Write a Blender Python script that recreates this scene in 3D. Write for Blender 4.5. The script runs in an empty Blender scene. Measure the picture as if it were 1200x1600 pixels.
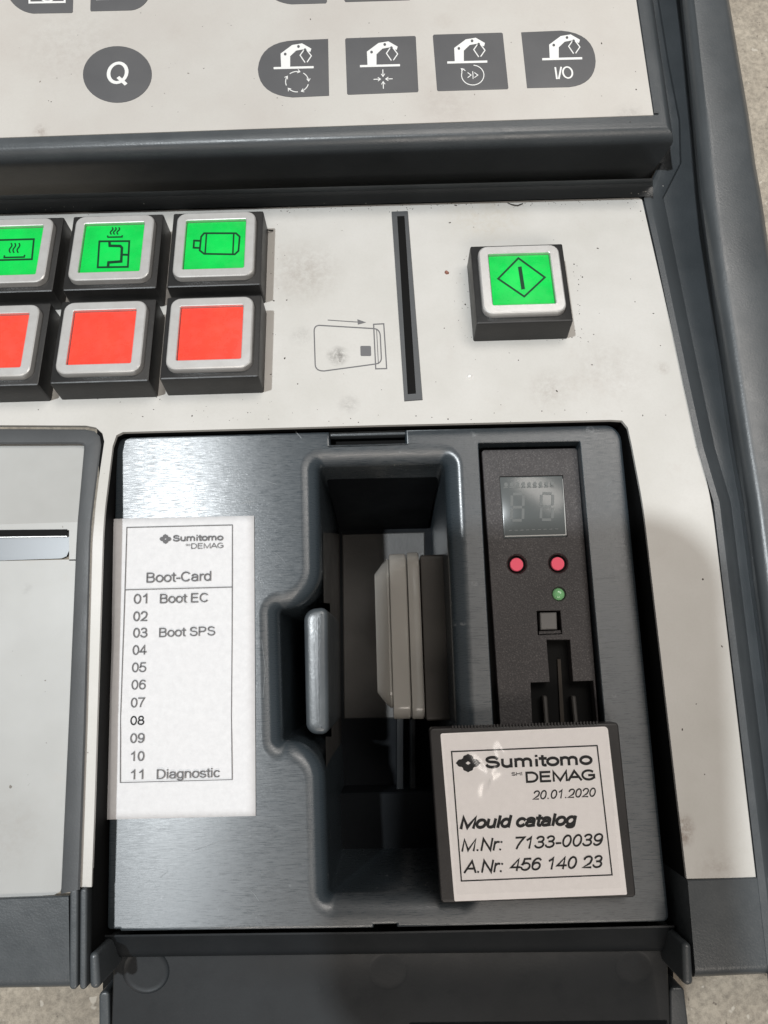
import bpy, bmesh, math, random
from mathutils import Vector, Matrix
from mathutils.geometry import tessellate_polygon
R = math.radians
random.seed(7)
sc = bpy.context.scene
col = sc.collection
MM = 0.001

# ------------------------------------------------------------------ camera
H, F = 190.0, 1200.0                       # height above the lower deck (mm), focal length (1200 px wide frame)
RC = Matrix.Rotation(R(11.5), 3, 'X') @ Matrix.Rotation(R(-1.7), 3, 'Z')
CAM = Vector((0, 0, H))
cd = bpy.data.cameras.new('camera')
cd.sensor_fit = 'HORIZONTAL'; cd.sensor_width = 36; cd.lens = 36 * F / 1200
cd.clip_start = 0.005; cd.clip_end = 50
co = bpy.data.objects.new('camera', cd); col.objects.link(co)
co.matrix_world = Matrix.Translation(CAM * MM) @ RC.to_4x4()
sc.camera = co

# ------------------------------------------------------------------ light
w = bpy.data.worlds.new('World'); sc.world = w; w.use_nodes = True
bg = w.node_tree.nodes['Background']
bg.inputs[0].default_value = (1.0, 0.95, 0.90, 1); bg.inputs[1].default_value = 0.13

def lamp(name, loc, target, power, size, color, sizey=None):
    d = bpy.data.lights.new(name, 'AREA'); d.energy = power; d.color = color
    d.shape = 'RECTANGLE' if sizey else 'DISK'; d.size = size
    if sizey: d.size_y = sizey
    o = bpy.data.objects.new(name, d); col.objects.link(o)
    o.location = loc
    o.rotation_euler = (Vector(target) - Vector(loc)).to_track_quat('-Z', 'Y').to_euler()
    return o
LAMP = Vector((-765, 330, 2450))
lamp('hall_lamp', LAMP * MM, (0, 0.03, 0), 50, 0.085, (0.92, 0.97, 1.0))
lamp('ceiling_light', (0.75, 1.0, 2.1), (0, 0.03, 0), 27, 1.6, (1.0, 0.94, 0.88), 0.7)
lamp('ceiling_light', (0.12, -1.75, 2.1), (0, 0.03, 0), 25, 1.4, (1.0, 0.91, 0.82), 0.5)

sc.view_settings.view_transform = 'Standard'; sc.view_settings.look = 'None'
sc.view_settings.exposure = 0; sc.view_settings.gamma = 1
sc.view_settings.use_curve_mapping = False
sc.render.engine = 'CYCLES'

# ------------------------------------------------------------------ deck planes (mm)
class Plane:
    def __init__(s, o, ey, ex=(1, 0, 0)):
        s.o = Vector(o); s.ex = Vector(ex).normalized(); s.ey = Vector(ey).normalized(); s.n = s.ex.cross(s.ey).normalized()
    def at(s, u, v, h=0.0):                # photo pixel measured on this deck -> real point h mm above it
        d = RC @ Vector(((u - 600) / F, (800 - v) / F, -1))
        o = s.o + s.n * h
        t = (o - CAM).dot(s.n) / d.dot(s.n)
        return CAM + d * t
    def to2(s, p): q = p - s.o; return Vector((q.dot(s.ex), q.dot(s.ey)))
    def to3(s, q, h=0.0): return s.o + s.ex * q[0] + s.ey * q[1] + s.n * h
    def at2(s, u, v, h=0.0): return s.to2(s.at(u, v, h))
def tilt(a): return (0, math.cos(R(a)), -math.sin(R(a)))
DL = Plane((0, 0, 0), (0, 1, 0))                                   # lower deck
YF = DL.at(640, 800).y                                             # fold between the decks
DB = Plane((0, YF, 0), tilt(10))                                   # push button deck
_w = DB.at(520, 306)
DK = Plane((0, _w.y + 5, _w.z + 14), tilt(4))                      # keypad deck
DC = Plane((0, DL.at(600, 670).y, -8), tilt(-.4))                 # sunken cover plate
DF = Plane((0, DL.at(600, 1500).y, -14), tilt(0))                  # opened flap
FLOOR_Z = -95.0
ROOT = Vector((0, YF, FLOOR_Z))

# ------------------------------------------------------------------ materials
def nodes(name):
    m = bpy.data.materials.new(name); m.use_nodes = True
    nt = m.node_tree; b = nt.nodes['Principled BSDF']
    return m, nt, b
def N(nt, t, **k):
    n = nt.nodes.new(t)
    for a, v in k.items():
        if hasattr(n, a): setattr(n, a, v)
        else: n.inputs[a].default_value = v
    return n
def pos(nt, scale=(1000, 1000, 1000)):
    g = N(nt, 'ShaderNodeNewGeometry'); mp = N(nt, 'ShaderNodeVectorMath', operation='MULTIPLY')
    mp.inputs[1].default_value = scale
    nt.links.new(g.outputs['Position'], mp.inputs[0]); return mp.outputs[0]
def noise(nt, scale, detail=4, rough=.55, stretch=(1, 1, 1)):
    n = N(nt, 'ShaderNodeTexNoise'); n.inputs['Scale'].default_value = scale
    n.inputs['Detail'].default_value = detail; n.inputs['Roughness'].default_value = rough
    nt.links.new(pos(nt, tuple(1000 * s for s in stretch)), n.inputs['Vector']); return n.outputs['Fac']
def ramp(nt, src, a, b, va=0.0, vb=1.0):
    n = N(nt, 'ShaderNodeMapRange'); n.inputs[1].default_value = a; n.inputs[2].default_value = b
    n.inputs[3].default_value = va; n.inputs[4].default_value = vb
    nt.links.new(src, n.inputs[0]); return n.outputs[0]
def mix(nt, fac, a, b):
    n = N(nt, 'ShaderNodeMix', data_type='RGBA')
    for s, v in ((n.inputs[0], fac), (n.inputs[6], a), (n.inputs[7], b)):
        if isinstance(v, (int, float)): s.default_value = v
        elif isinstance(v, (tuple, list)): s.default_value = (*v, 1)
        else: nt.links.new(v, s)
    return n.outputs[2]
def mul(nt, a, b, op='MULTIPLY'):
    n = N(nt, 'ShaderNodeMath', operation=op)
    for i, v in enumerate((a, b)):
        if isinstance(v, (int, float)): n.inputs[i].default_value = v
        else: nt.links.new(v, n.inputs[i])
    return n.outputs[0]
def bump(nt, b, src, strength, dist=0.0002):
    n = N(nt, 'ShaderNodeBump'); n.inputs['Strength'].default_value = strength; n.inputs['Distance'].default_value = dist
    nt.links.new(src, n.inputs['Height']); nt.links.new(n.outputs[0], b.inputs['Normal'])
def spot(nt, p, r):                        # soft round mask about a real point (mm)
    g = N(nt, 'ShaderNodeNewGeometry'); d = N(nt, 'ShaderNodeVectorMath', operation='DISTANCE')
    d.inputs[1].default_value = p * MM; nt.links.new(g.outputs['Position'], d.inputs[0])
    return ramp(nt, d.outputs['Value'], r * MM, r * MM * .25)

def plain(name, c, rough=.5, metal=0.0, spec=.5, emit=None, es=0.0):
    m, nt, b = nodes(name)
    b.inputs['Base Color'].default_value = (*c, 1); b.inputs['Roughness'].default_value = rough
    b.inputs['Metallic'].default_value = metal; b.inputs['Specular IOR Level'].default_value = spec
    if emit: b.inputs['Emission Color'].default_value = (*emit, 1); b.inputs['Emission Strength'].default_value = es
    return m
def plastic(name, c, c2, rough=.45, grain=.25, gscale=2.2, spec=.5, dust=.10, cg=0):
    m, nt, b = nodes(name)
    base = mix(nt, ramp(nt, noise(nt, .05, 5), .35, .65), c, c2)
    du = mul(nt, ramp(nt, noise(nt, .9, 6, .75), .62, .80), dust)
    base = mix(nt, du, base, (.45, .45, .43))
    if cg: base = mix(nt, mul(nt, ramp(nt, noise(nt, 2.6, 2, .6), .52, .70), cg), base, (.30, .28, .27))
    nt.links.new(base, b.inputs['Base Color'])
    nt.links.new(ramp(nt, noise(nt, .12, 5, .7), .3, .7, rough - .07, rough + .07), b.inputs['Roughness'])
    b.inputs['Specular IOR Level'].default_value = spec
    bump(nt, b, noise(nt, gscale, 3), grain, .00012)
    return m
def sheet_paint(name, c, c2, stains):
    m, nt, b = nodes(name)
    base = mix(nt, ramp(nt, noise(nt, .035, 4, .6), .35, .68), c, c2)
    base = mix(nt, mul(nt, ramp(nt, noise(nt, 1.6, 3, .6), .45, .7), .10), base, (.40, .38, .35))
    sp = ramp(nt, noise(nt, .55, 2, .5),   .775, .795)                       # specks of dirt
    base = mix(nt, mul(nt, sp, .8), base, (.10, .08, .06))
    blot = mul(nt, ramp(nt, noise(nt, .06, 5, .7), .60, .78), .28)        # faint smears
    base = mix(nt, blot, base, (.42, .37, .33))
    for p, r, a, cc in stains:
        f = mul(nt, mul(nt, spot(nt, p, r), a), ramp(nt, noise(nt, .5, 5, .8), .38, .62))
        base = mix(nt, f, base, cc)
    nt.links.new(base, b.inputs['Base Color'])
    b.inputs['Roughness'].default_value = .42; b.inputs['Specular IOR Level'].default_value = .35
    bump(nt, b, noise(nt, 3.0, 2), .10, .0001)
    return m

brown = (.24, .19, .16); grey = (.17, .16, .15)
M = {}
M['panel'] = sheet_paint('painted_panel', (.57, .56, .535), (.51, .50, .47), [
    (DB.at(528, 556), 3.6, .9, grey), (DB.at(475, 425), 13, .30, brown), (DB.at(760, 335), 15, .22, (.42, .35, .24)),
    (DB.at(545, 632), 3.5, .35, grey), (DB.at(860, 610), 8, .25, brown), (DB.at(950, 580), 14, .16, brown),
    (DL.at(1068, 1290), 3.2, .8, brown), (DL.at(1070, 1310), 2.5, .7, brown), (DL.at(1120, 1360), 6, .3, brown),
    (DB.at(470, 525), 4, .25, grey), (DB.at(1035, 575), 2.5, .35, brown), (DB.at(330, 335), 9, .3, (.30, .26, .22))])
M['keypad'] = sheet_paint('keypad_foil', (.56, .54, .505), (.52, .49, .455), [
    (DK.at(65, 205), 3, .6, brown), (DK.at(110, 70), 20, .15, brown), (DK.at(700, 165), 12, .15, brown), (DK.at(985, 185), 6, .3, grey)])
M['door'] = sheet_paint('door_paint', (.42, .425, .415), (.37, .372, .36), [(DL.at(40, 920), 2, .4, grey), (DL.at(10, 1300), 12, .15, brown)])
M['housing'] = plastic('housing_plastic', (.060, .068, .074), (.049, .056, .061), .37, .35, 2.0, .7)
M['frame'] = plastic('frame_plastic', (.085, .090, .094), (.070, .074, .078), .48, .35, 2.4, .4)
M['flap'] = plastic('flap_plastic', (.014, .0165, .019), (.011, .013, .015), .45, .12, 1.4, .3, .03)
M['dark'] = plastic('dark_plastic', (.012, .012, .013), (.009, .009, .010), .5, .2, 2, .3, .03)
M['module'] = plastic('module_plastic', (.040, .036, .037), (.031, .028, .029), .55, .9, 1.8, .45, .10, .22)
M['black'] = plain('black', (.004, .004, .004), .7, 0, .15)
M['button'] = plastic('button_plastic', (.020, .020, .020), (.014, .014, .014), .42, .25, 1.5, .45, .10)
M['key'] = plastic('key_print', (.115, .115, .118), (.100, .100, .104), .5, .08, 2, .3, .05)
M['white'] = plain('white_print', (.80, .80, .78), .5)
M['print'] = plain('grey_print', (.13, .13, .135), .5)
M['ink'] = plain('black_ink', (.012, .012, .013), .6, 0, .3)
M['fadedink'] = plain('faded_ink', (.135, .135, .14), .7, 0, .2)
M['symbol'] = plain('symbol_ink', (.004, .045, .018), .4, 0, .3)
def lens_mat(name, c, c2, glow, es):
    m, nt, b = nodes(name)
    base = mix(nt, ramp(nt, noise(nt, .11, 4, .65), .35, .68), c, c2)
    base = mix(nt, mul(nt, ramp(nt, noise(nt, .7, 6, .8), .60, .80), .22), base, (.10, .08, .06))
    nt.links.new(base, b.inputs['Base Color'])
    nt.links.new(ramp(nt, noise(nt, .25, 5, .7), .35, .7, .20, .42), b.inputs['Roughness'])
    tc = N(nt, 'ShaderNodeTexCoord'); mp = N(nt, 'ShaderNodeVectorMath', operation='MULTIPLY'); mp.inputs[1].default_value = (1000, 1000, 0)
    ln = N(nt, 'ShaderNodeVectorMath', operation='LENGTH'); nt.links.new(tc.outputs['Object'], mp.inputs[0]); nt.links.new(mp.outputs[0], ln.inputs[0])
    b.inputs['Emission Color'].default_value = (*glow, 1)
    nt.links.new(ramp(nt, ln.outputs['Value'], 1.5, 11, es, es * .25), b.inputs['Emission Strength'])
    bump(nt, b, noise(nt, 1.2, 2), .05, .0001); return m
M['green'] = lens_mat('green_lens', (.004, .54, .072), (.004, .43, .060), (.0, .85, .12), .22)
M['red'] = lens_mat('red_lens', (.86, .066, .040), (.76, .055, .036), (1.0, .09, .045), .16)
M['pink'] = plain('pink_indicator', (.85, .13, .19), .75, 0, .15, (1, .12, .2), .10)
M['greenled'] = plain('green_indicator', (.22, .52, .24), .15, 0, .6)
M['pin'] = plain('metal_pin', (.07, .066, .062), .5, .3)
M['satin'] = plain('satin_metal', (.13, .135, .14), .38, .5)

def bezel_mat():
    m, nt, b = nodes('silver_bezel')
    c = mix(nt, ramp(nt, noise(nt, .25, 5, .7), .35, .7), (.70, .70, .69), (.62, .61, .595))
    c = mix(nt, mul(nt, ramp(nt, noise(nt, .8, 5, .8), .64, .80), .4), c, (.25, .22, .19))
    nt.links.new(c, b.inputs['Base Color']); b.inputs['Metallic'].default_value = .55
    b.inputs['Roughness'].default_value = .36
    bump(nt, b, noise(nt, 2.0, 3), .08, .0001); return m
M['bezel'] = bezel_mat()
M['pocket_lit'] = plastic('pocket_lit_tone', (.085, .082, .078), (.060, .058, .056), .36, .2, 1.2, .5, .05)  # lighter tone: light on the pocket floor and left wall put into the colour
M['ledge'] = plastic('worn_ledge', (.070, .082, .090), (.05, .058, .065), .36, .3, 1.3, .8, .15)
M['pocket'] = plastic('pocket_shade_plastic', (.007, .009, .011), (.005, .006, .008), .62, .15, 1.5, .12, .02)  # near black: the shade inside the pocket is painted into this colour
M['socket'] = plastic('socket_plastic', (.060, .055, .050), (.045, .042, .038), .45, .2, 1.5, .4, .05)

def plate_mat():                            # satin plastic plate, rubbed by fine horizontal scratches
    m, nt, b = nodes('rubbed_plate')
    base = mix(nt, ramp(nt, noise(nt, .04, 4), .35, .65), (.036, .047, .056), (.029, .038, .045))
    scr = noise(nt, 1.0, 3, .7, (.30, 7.0, 1))
    fine = noise(nt, 1.0, 2, .6, (.7, 6.0, 1))
    nick = mul(nt, ramp(nt, noise(nt, .22, 2, .5), .70, .73), ramp(nt, noise(nt, 1.4, 3), .45, .6))
    base = mix(nt, mul(nt, nick, .30), base, (.30, .31, .32))
    base = mix(nt, mul(nt, ramp(nt, scr, .60, .74), .025), base, (.30, .31, .32))
    nt.links.new(base, b.inputs['Base Color'])
    nt.links.new(ramp(nt, scr, .36, .64, .24, .42), b.inputs['Roughness'])
    b.inputs['Specular IOR Level'].default_value = 1.0
    b.inputs['Anisotropic'].default_value = .91
    tg = N(nt, 'ShaderNodeCombineXYZ'); tg.inputs[0].default_value = 0; tg.inputs[1].default_value = 1; tg.inputs[2].default_value = 0
    nt.links.new(tg.outputs[0], b.inputs['Tangent'])
    h = mul(nt, scr, mul(nt, fine, .6), 'ADD')
    bump(nt, b, h, .22, .00004); return m
M['plate'] = plate_mat()

def paper_mat(name, c, c2, rough, film=False):
    m, nt, b = nodes(name)
    c0 = mix(nt, ramp(nt, noise(nt, .6, 6, .75), .35, .65), c, c2)
    nt.links.new(c0, b.inputs['Base Color']); b.inputs['Roughness'].default_value = rough
    if film: b.inputs['Coat Weight'].default_value = .8; b.inputs['Coat Roughness'].default_value = .12
    bump(nt, b, noise(nt, 1.1, 5), .08, .0002); return m
M['paper'] = paper_mat('paper', (.68, .68, .69), (.62, .62, .63), .75)
M['label'] = paper_mat('label_paper', (.90, .87, .86), (.86, .83, .82), .5, True)

def clear_mat(name, tint, rough):
    m, nt, b = nodes(name)
    b.inputs['Base Color'].default_value = (*tint, 1); b.inputs['Roughness'].default_value = rough
    b.inputs['Transmission Weight'].default_value = .55; b.inputs['IOR'].default_value = 1.35
    return m
M['haze_plastic'] = clear_mat('milky_plastic', (.56, .54, .50), .14)
M['glass'] = plain('display_glass', (.090, .099, .099), .22, 0, .5)
M['segment'] = plain('unlit_segment', (.112, .121, .120), .3)
M['edge'] = plain('glass_edge', (.42, .42, .41), .3)

def floor_mat():
    m, nt, b = nodes('concrete_floor')
    c = mix(nt, ramp(nt, noise(nt, .03, 6, .65), .35, .65), (.46, .41, .335), (.36, .315, .255))
    c = mix(nt, mul(nt, ramp(nt, noise(nt, .45, 6, .8), .40, .66), .7), c, (.13, .115, .095))
    c = mix(nt, mul(nt, ramp(nt, noise(nt, .22, 2, .5), .68, .72), .7), c, (.55, .51, .44))
    c = mix(nt, mul(nt, ramp(nt, noise(nt, .30, 3, .5), .70, .74), .7), c, (.07, .055, .045))
    nt.links.new(c, b.inputs['Base Color']); b.inputs['Roughness'].default_value = .8
    bump(nt, b, noise(nt, .6, 6, .7), .6, .0006); return m
M['floor'] = floor_mat()

# ------------------------------------------------------------------ mesh builder (mm)
def offset(loop, d):                        # grow (+) or shrink (-) a counter-clockwise loop
    out = []; n = len(loop)
    for i in range(n):
        a, b, c = loop[i - 1], loop[i], loop[(i + 1) % n]
        e1 = (b - a).normalized(); e2 = (c - b).normalized()
        n1 = Vector((e1.y, -e1.x)); n2 = Vector((e2.y, -e2.x))
        k = 1 + n1.dot(n2)
        out.append(b + (n1 + n2) * (d / max(k, .35)))
    return out
def ccw(loop):
    a = sum(loop[i - 1].x * loop[i].y - loop[i].x * loop[i - 1].y for i in range(len(loop)))
    return loop if a > 0 else loop[::-1]
def rnd(loop, r, n=6):                      # round the corners; r number or list
    out = []; m = len(loop)
    for i in range(m):
        p, a, b = loop[i], loop[i - 1], loop[(i + 1) % m]
        rr = r[i] if isinstance(r, (list, tuple)) else r
        d1 = (a - p); d2 = (b - p); l1, l2 = d1.length, d2.length; d1.normalize(); d2.normalize()
        ang = math.acos(max(-1, min(1, d1.dot(d2)))) / 2
        if rr <= 0 or abs(ang - math.pi / 2) < .02: out.append(p.copy()); continue
        t = min(rr / math.tan(ang), l1 * .49, l2 * .49); rr = t * math.tan(ang)
        c = p + (d1 + d2).normalized() * (rr / math.sin(ang))
        s = p + d1 * t - c; e = p + d2 * t - c
        a0 = math.atan2(s.y, s.x); a1 = math.atan2(e.y, e.x)
        da = (a1 - a0 + math.pi) % (2 * math.pi) - math.pi
        for k in range(n + 1):
            q = a0 + da * k / n; out.append(c + Vector((math.cos(q), math.sin(q))) * rr)
    return out
def arc(r, h0, a0, a1, n=6, off0=0.0):      # quarter round profile as (offset, height) layers
    return [(off0 + r * math.sin(R(a)), h0 - r * (1 - math.cos(R(a)))) for a in [a0 + (a1 - a0) * i / n for i in range(n + 1)]]

class MB:
    def __init__(s): s.v = []; s.f = []
    def add(s, pts): i = len(s.v); s.v += [Vector(p) for p in pts]; return list(range(i, i + len(pts)))
    def face(s, pts): s.f.append(s.add(pts))
    def tess(s, outer, holes, to3):
        loops = [[Vector((p[0], p[1], 0)) for p in l] for l in [outer] + holes]
        flat = [p for l in loops for p in l]
        i0 = s.add([to3((p.x, p.y)) for p in flat])[0]
        for t in tessellate_polygon(loops): s.f.append([i0 + k for k in t])
    def stack(s, pl, loop, layers, top=True, bottom=False):
        loop = ccw(loop); rows = []
        for o, h in layers: rows.append(s.add([pl.to3(q, h) for q in (offset(loop, o) if o else loop)]))
        n = len(loop)
        for a, b in zip(rows, rows[1:]):
            for i in range(n): s.f.append([a[i], a[(i + 1) % n], b[(i + 1) % n], b[i]])
        if top: s.cap(rows[0], pl)
        if bottom: s.cap(rows[-1], pl)
        return s
    def cap(s, ids, pl):
        q = [Vector((*pl.to2(s.v[i]), 0)) for i in ids]
        for t in tessellate_polygon([q]): s.f.append([ids[k] for k in t])
    def grid(s, rows):
        ids = [s.add(r) for r in rows]
        for a, b in zip(ids, ids[1:]):
            for i in range(len(a) - 1): s.f.append([a[i], a[i + 1], b[i + 1], b[i]])
        return s
    def build(s, name, mat, parent=None, smooth=30, loc=None, frame=None):
        me = bpy.data.meshes.new(name); o = bpy.data.objects.new(name, me); col.objects.link(o)
        base = Vector((0, 0, 0))
        if frame is not None: pass
        elif loc is not None: base = Vector(loc)
        me.from_pydata([(p - base) * MM for p in s.v], [], s.f); me.update()
        bm = bmesh.new(); bm.from_mesh(me)
        bmesh.ops.remove_doubles(bm, verts=bm.verts, dist=2e-7)
        bmesh.ops.recalc_face_normals(bm, faces=bm.faces)
        bm.to_mesh(me); bm.free()
        if smooth:
            me.polygons.foreach_set('use_smooth', [True] * len(me.polygons)); me.set_sharp_from_angle(angle=R(smooth))
        me.materials.append(mat if not isinstance(mat, str) else M[mat])
        o.location = base * MM
        if parent: 
            o.parent = parent
            pw = parent.get('_w', (0, 0, 0))
            o.location = base * MM - Vector(pw)
            o['_w'] = tuple(base * MM)
        else: o['_w'] = tuple(base * MM)
        if frame is not None: o.matrix_local = frame
        return o
def tag(o, label=None, cat=None, group=None, kind=None):
    for k, v in (('label', label), ('category', cat), ('group', group), ('kind', kind)):
        if v: o[k] = v
    return o
def part(mb, name, mat, parent, smooth=30, label=None):
    o = mb.build(name, mat, parent, smooth, loc=Vector(parent.get('_w', (0, 0, 0))) / MM)
    o.location = (0, 0, 0)
    return tag(o, label)
def thing(name, loc, label, cat, group=None):
    o = bpy.data.objects.new(name, None); col.objects.link(o); o.empty_display_size = .02
    o.location = Vector(loc) * MM; o['_w'] = tuple(Vector(loc) * MM)
    return tag(o, label, cat, group)

def quad2(pl, pts, h=0.0): return ccw([pl.at2(u, v, h) for u, v in pts])
class Ink:                                   # thin printed marks lying on a deck
    def __init__(s, pl, h): s.pl = pl; s.h = h; s.mb = MB()
    def up(s): s.h += .006; return s.h
    def fill(s, pts, holes=()):
        h = s.up(); s.mb.tess(pts, [list(x) for x in holes], lambda q: s.pl.at(q[0], q[1], h))
    def line(s, pts, wd, closed=False):
        p = [Vector(q) for q in pts]; n = len(p); L = []; Rr = []
        for i in range(n):
            a = p[i - 1] if (i or closed) else None; c = p[(i + 1) % n] if (i < n - 1 or closed) else None
            e1 = (p[i] - a).normalized() if a is not None else None
            e2 = (c - p[i]).normalized() if c is not None else None
            e1 = e1 or e2; e2 = e2 or e1
            n1 = Vector((-e1.y, e1.x)); n2 = Vector((-e2.y, e2.x))
            m = (n1 + n2) / max(1 + n1.dot(n2), .4) * wd / 2
            L.append(p[i] + m); Rr.append(p[i] - m)
        h = s.up(); t = [s.pl.at(q.x, q.y, h) for q in L]; b = [s.pl.at(q.x, q.y, h) for q in Rr]
        if closed: t.append(t[0]); b.append(b[0])
        s.mb.grid([t, b])
    def dot(s, c, r, ry=None, n=20, ring=0):
        ry = ry or r
        pts = [(c[0] + r * math.cos(2 * math.pi * k / n), c[1] + ry * math.sin(2 * math.pi * k / n)) for k in range(n)]
        if ring: s.line(pts, ring, True)
        else: s.fill(pts)
    def text(s, body, p0, p1, ptop, wt=.125, shear=0.0):
        """lettering in single-line strokes: p0, p1 baseline ends and ptop the cap line, as measured"""
        h = s.up(); A = s.pl.at(*p0, h); B = s.pl.at(*p1, h); C = s.pl.at(*ptop, h)
        ex = (B - A); W = ex.length; ex.normalize(); up = C - A; up = up - ex * up.dot(ex); cap = up.length; up.normalize()
        x = 0; strokes = []
        for ch in body:
            wd, paths = GLYPH['bold i' if ch == 'i' and wt > .18 else ch]
            for p in paths: strokes.append([Vector((x + q[0] + shear * q[1], q[1])) for q in gpath(p)])
            x += wd
        x0 = min(q.x for p in strokes for q in p); x1 = max(q.x for p in strokes for q in p)
        sx = (W / cap - wt) / (x1 - x0)
        for i, p in enumerate(strokes):
            p = [Vector(((q.x - x0) * sx + wt / 2, q.y * (1 - wt) + wt / 2)) for q in p]
            closed = (p[0] - p[-1]).length < .01
            if closed: p = p[:-1]
            L = []; Rr = []; n = len(p)
            for k in range(n):
                a_ = p[k - 1] if (k or closed) else None; c_ = p[(k + 1) % n] if (k < n - 1 or closed) else None
                e1 = (p[k] - a_).normalized() if a_ is not None else None; e2 = (c_ - p[k]).normalized() if c_ is not None else None
                e1 = e1 or e2; e2 = e2 or e1
                n1 = Vector((-e1.y, e1.x)); n2 = Vector((-e2.y, e2.x)); m = (n1 + n2) / max(1 + n1.dot(n2), .3) * wt / 2
                q = p[k].copy()
                if not closed and k == 0: q -= e1 * wt * .35
                if not closed and k == n - 1: q += e1 * wt * .35
                L.append(q + m); Rr.append(q - m)
            if closed: L.append(L[0]); Rr.append(Rr[0])
            hh = (i % 4) * .005
            s.mb.grid([[A + ex * (q.x * cap) + up * (q.y * cap) + s.pl.n * hh for q in side] for side in (L, Rr)])
def gpath(p):
    out = []
    for q in p:
        if q[0] == 'a':
            _, cx, cy, rx, ry, a0, a1 = q; n = max(4, int(abs(a1 - a0) / 15))
            pts = [(cx + rx * math.cos(R(a0 + (a1 - a0) * k / n)), cy + ry * math.sin(R(a0 + (a1 - a0) * k / n))) for k in range(n + 1)]
        else: pts = [q]
        for t in pts:
            if not out or math.dist(out[-1], t) > .004: out.append(t)
    return out
def el(cx, cy, rx, ry): return [('a', cx, cy, rx, ry, 90, 450)]
GLYPH = {' ': (.38, []),
 '0': (.77, [el(.385, .5, .28, .5)]), '1': (.77, [[(.17, .74), (.34, .86), (.44, 1), (.44, 0)]]),
 '2': (.77, [[('a', .385, .71, .28, .29, 172, -20), ('a', .3, .62, .33, .4, -5, -40), (.09, 0), (.68, 0)]]),
 '3': (.77, [[('a', .37, .755, .25, .245, 160, -80), ], [(.28, .52), ('a', .37, .26, .30, .265, 88, -165)]]),
 '4': (.77, [[(.53, 0), (.53, 1), (.06, .27), (.72, .27)]]), '5': (.77, [[(.64, 1), (.21, 1), (.13, .50), ('a', .37, .31, .31, .31, 142, -165)]]),
 '6': (.77, [el(.39, .31, .28, .31), [('a', .43, .5, .325, .5, 48, 185)]]), '7': (.77, [[(.08, 1), (.69, 1), (.46, .58), (.33, .25), (.28, 0)]]),
 '8': (.77, [el(.385, .76, .23, .24), el(.385, .27, .29, .27)]), '9': (.77, [el(.38, .69, .28, .31), [('a', .34, .5, .325, .5, 228, 365)]]),
 'A': (.93, [[(.02, 0), (.46, 1), (.91, 0)], [(.19, .33), (.74, .33)]]),
 'B': (.93, [[(.13, 0), (.13, 1), (.5, 1), ('a', .5, .77, .25, .23, 90, -90), (.13, .54)], [(.5, .54), ('a', .53, .27, .28, .27, 90, -90), (.13, 0)]]),
 'C': (1.0, [[('a', .52, .5, .42, .5, 42, 318)]]), 'D': (1.0, [[(.13, 0), (.13, 1), (.44, 1), ('a', .46, .5, .43, .5, 90, -90), (.13, 0)]]),
 'E': (.93, [[(.80, 0), (.13, 0), (.13, 1), (.78, 1)], [(.13, .53), (.73, .53)]]), 'G': (1.08, [[('a', .53, .5, .44, .5, 48, 322), (.92, .2), (.92, .47), (.56, .47)]]),
 'H': (1.0, [[(.13, 0), (.13, 1)], [(.87, 0), (.87, 1)], [(.13, .53), (.87, .53)]]), 'I': (.38, [[(.19, 0), (.19, 1)]]),
 'M': (1.16, [[(.12, 0), (.12, 1), (.58, .03), (1.04, 1), (1.04, 0)]]), 'N': (1.0, [[(.13, 0), (.13, 1), (.86, .0), (.86, 1)]]),
 'P': (.93, [[(.13, 0), (.13, 1), (.5, 1), ('a', .5, .735, .30, .265, 90, -90), (.13, .47)]]), 'Q': (1.08, [el(.54, .5, .45, .5), [(.62, .24), (.98, -.07)]]),
 'S': (.93, [[('a', .455, .76, .31, .24, 22, 250), (.47, .52), ('a', .475, .26, .35, .26, 72, -168)]]), '/': (.38, [[(0, 0), (.37, 1)]]), 'O': (1.08, [el(.54, .5, .45, .5)]),
 'a': (.77, [[('a', .36, .50, .26, .22, 165, 0), (.62, .1), (.65, 0)], [(.62, .42), (.40, .40), ('a', .31, .2, .23, .2, 70, 290), ('a', .38, .22, .24, .22, 280, 350)]]),
 'c': (.69, [[('a', .37, .36, .29, .36, 42, 318)]]), 'd': (.77, [el(.35, .36, .28, .36), [(.63, 0), (.63, 1)]]),
 'g': (.77, [el(.35, .36, .28, .36), [(.63, .72), (.63, -.05), ('a', .36, -.07, .27, .19, 0, -165)]]),
 'bold i': (.34, [[(.17, 0), (.17, .58)], [(.17, .97), (.17, .99)]]), 'i': (.31, [[(.15, 0), (.15, .72)], [(.15, .93), (.15, 1)]]), 'l': (.31, [[(.15, 0), (.15, 1)]]),
 'm': (1.16, [[(.12, 0), (.12, .72)], [(.12, .40), ('a', .33, .46, .22, .26, 175, 0), (.55, 0)], [(.55, .40), ('a', .77, .46, .22, .26, 175, 0), (.99, 0)]]),
 'n': (.77, [[(.12, 0), (.12, .72)], [(.12, .40), ('a', .36, .44, .26, .28, 175, 0), (.62, 0)]]), 'o': (.77, [el(.385, .36, .31, .36)]),
 'r': (.46, [[(.12, 0), (.12, .72)], [(.12, .38), ('a', .36, .42, .24, .28, 170, 70)]]), 's': (.70, [[('a', .34, .545, .23, .175, 22, 250), (.35, .37), ('a', .355, .185, .26, .185, 72, -165)]]),
 't': (.39, [[(.19, .94), (.19, .16), ('a', .31, .14, .12, .14, 180, 290)], [(.02, .70), (.38, .70)]]),
 'u': (.77, [[(.12, .72), (.12, .28), ('a', .37, .28, .25, .28, 180, 355)], [(.62, .72), (.62, 0)]]),
 '-': (.46, [[(.08, .33), (.40, .33)]]), '.': (.38, [[(.19, 0), (.19, .03)]]), ':': (.38, [[(.19, 0), (.19, .03)], [(.19, .66), (.19, .69)]])}

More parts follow.
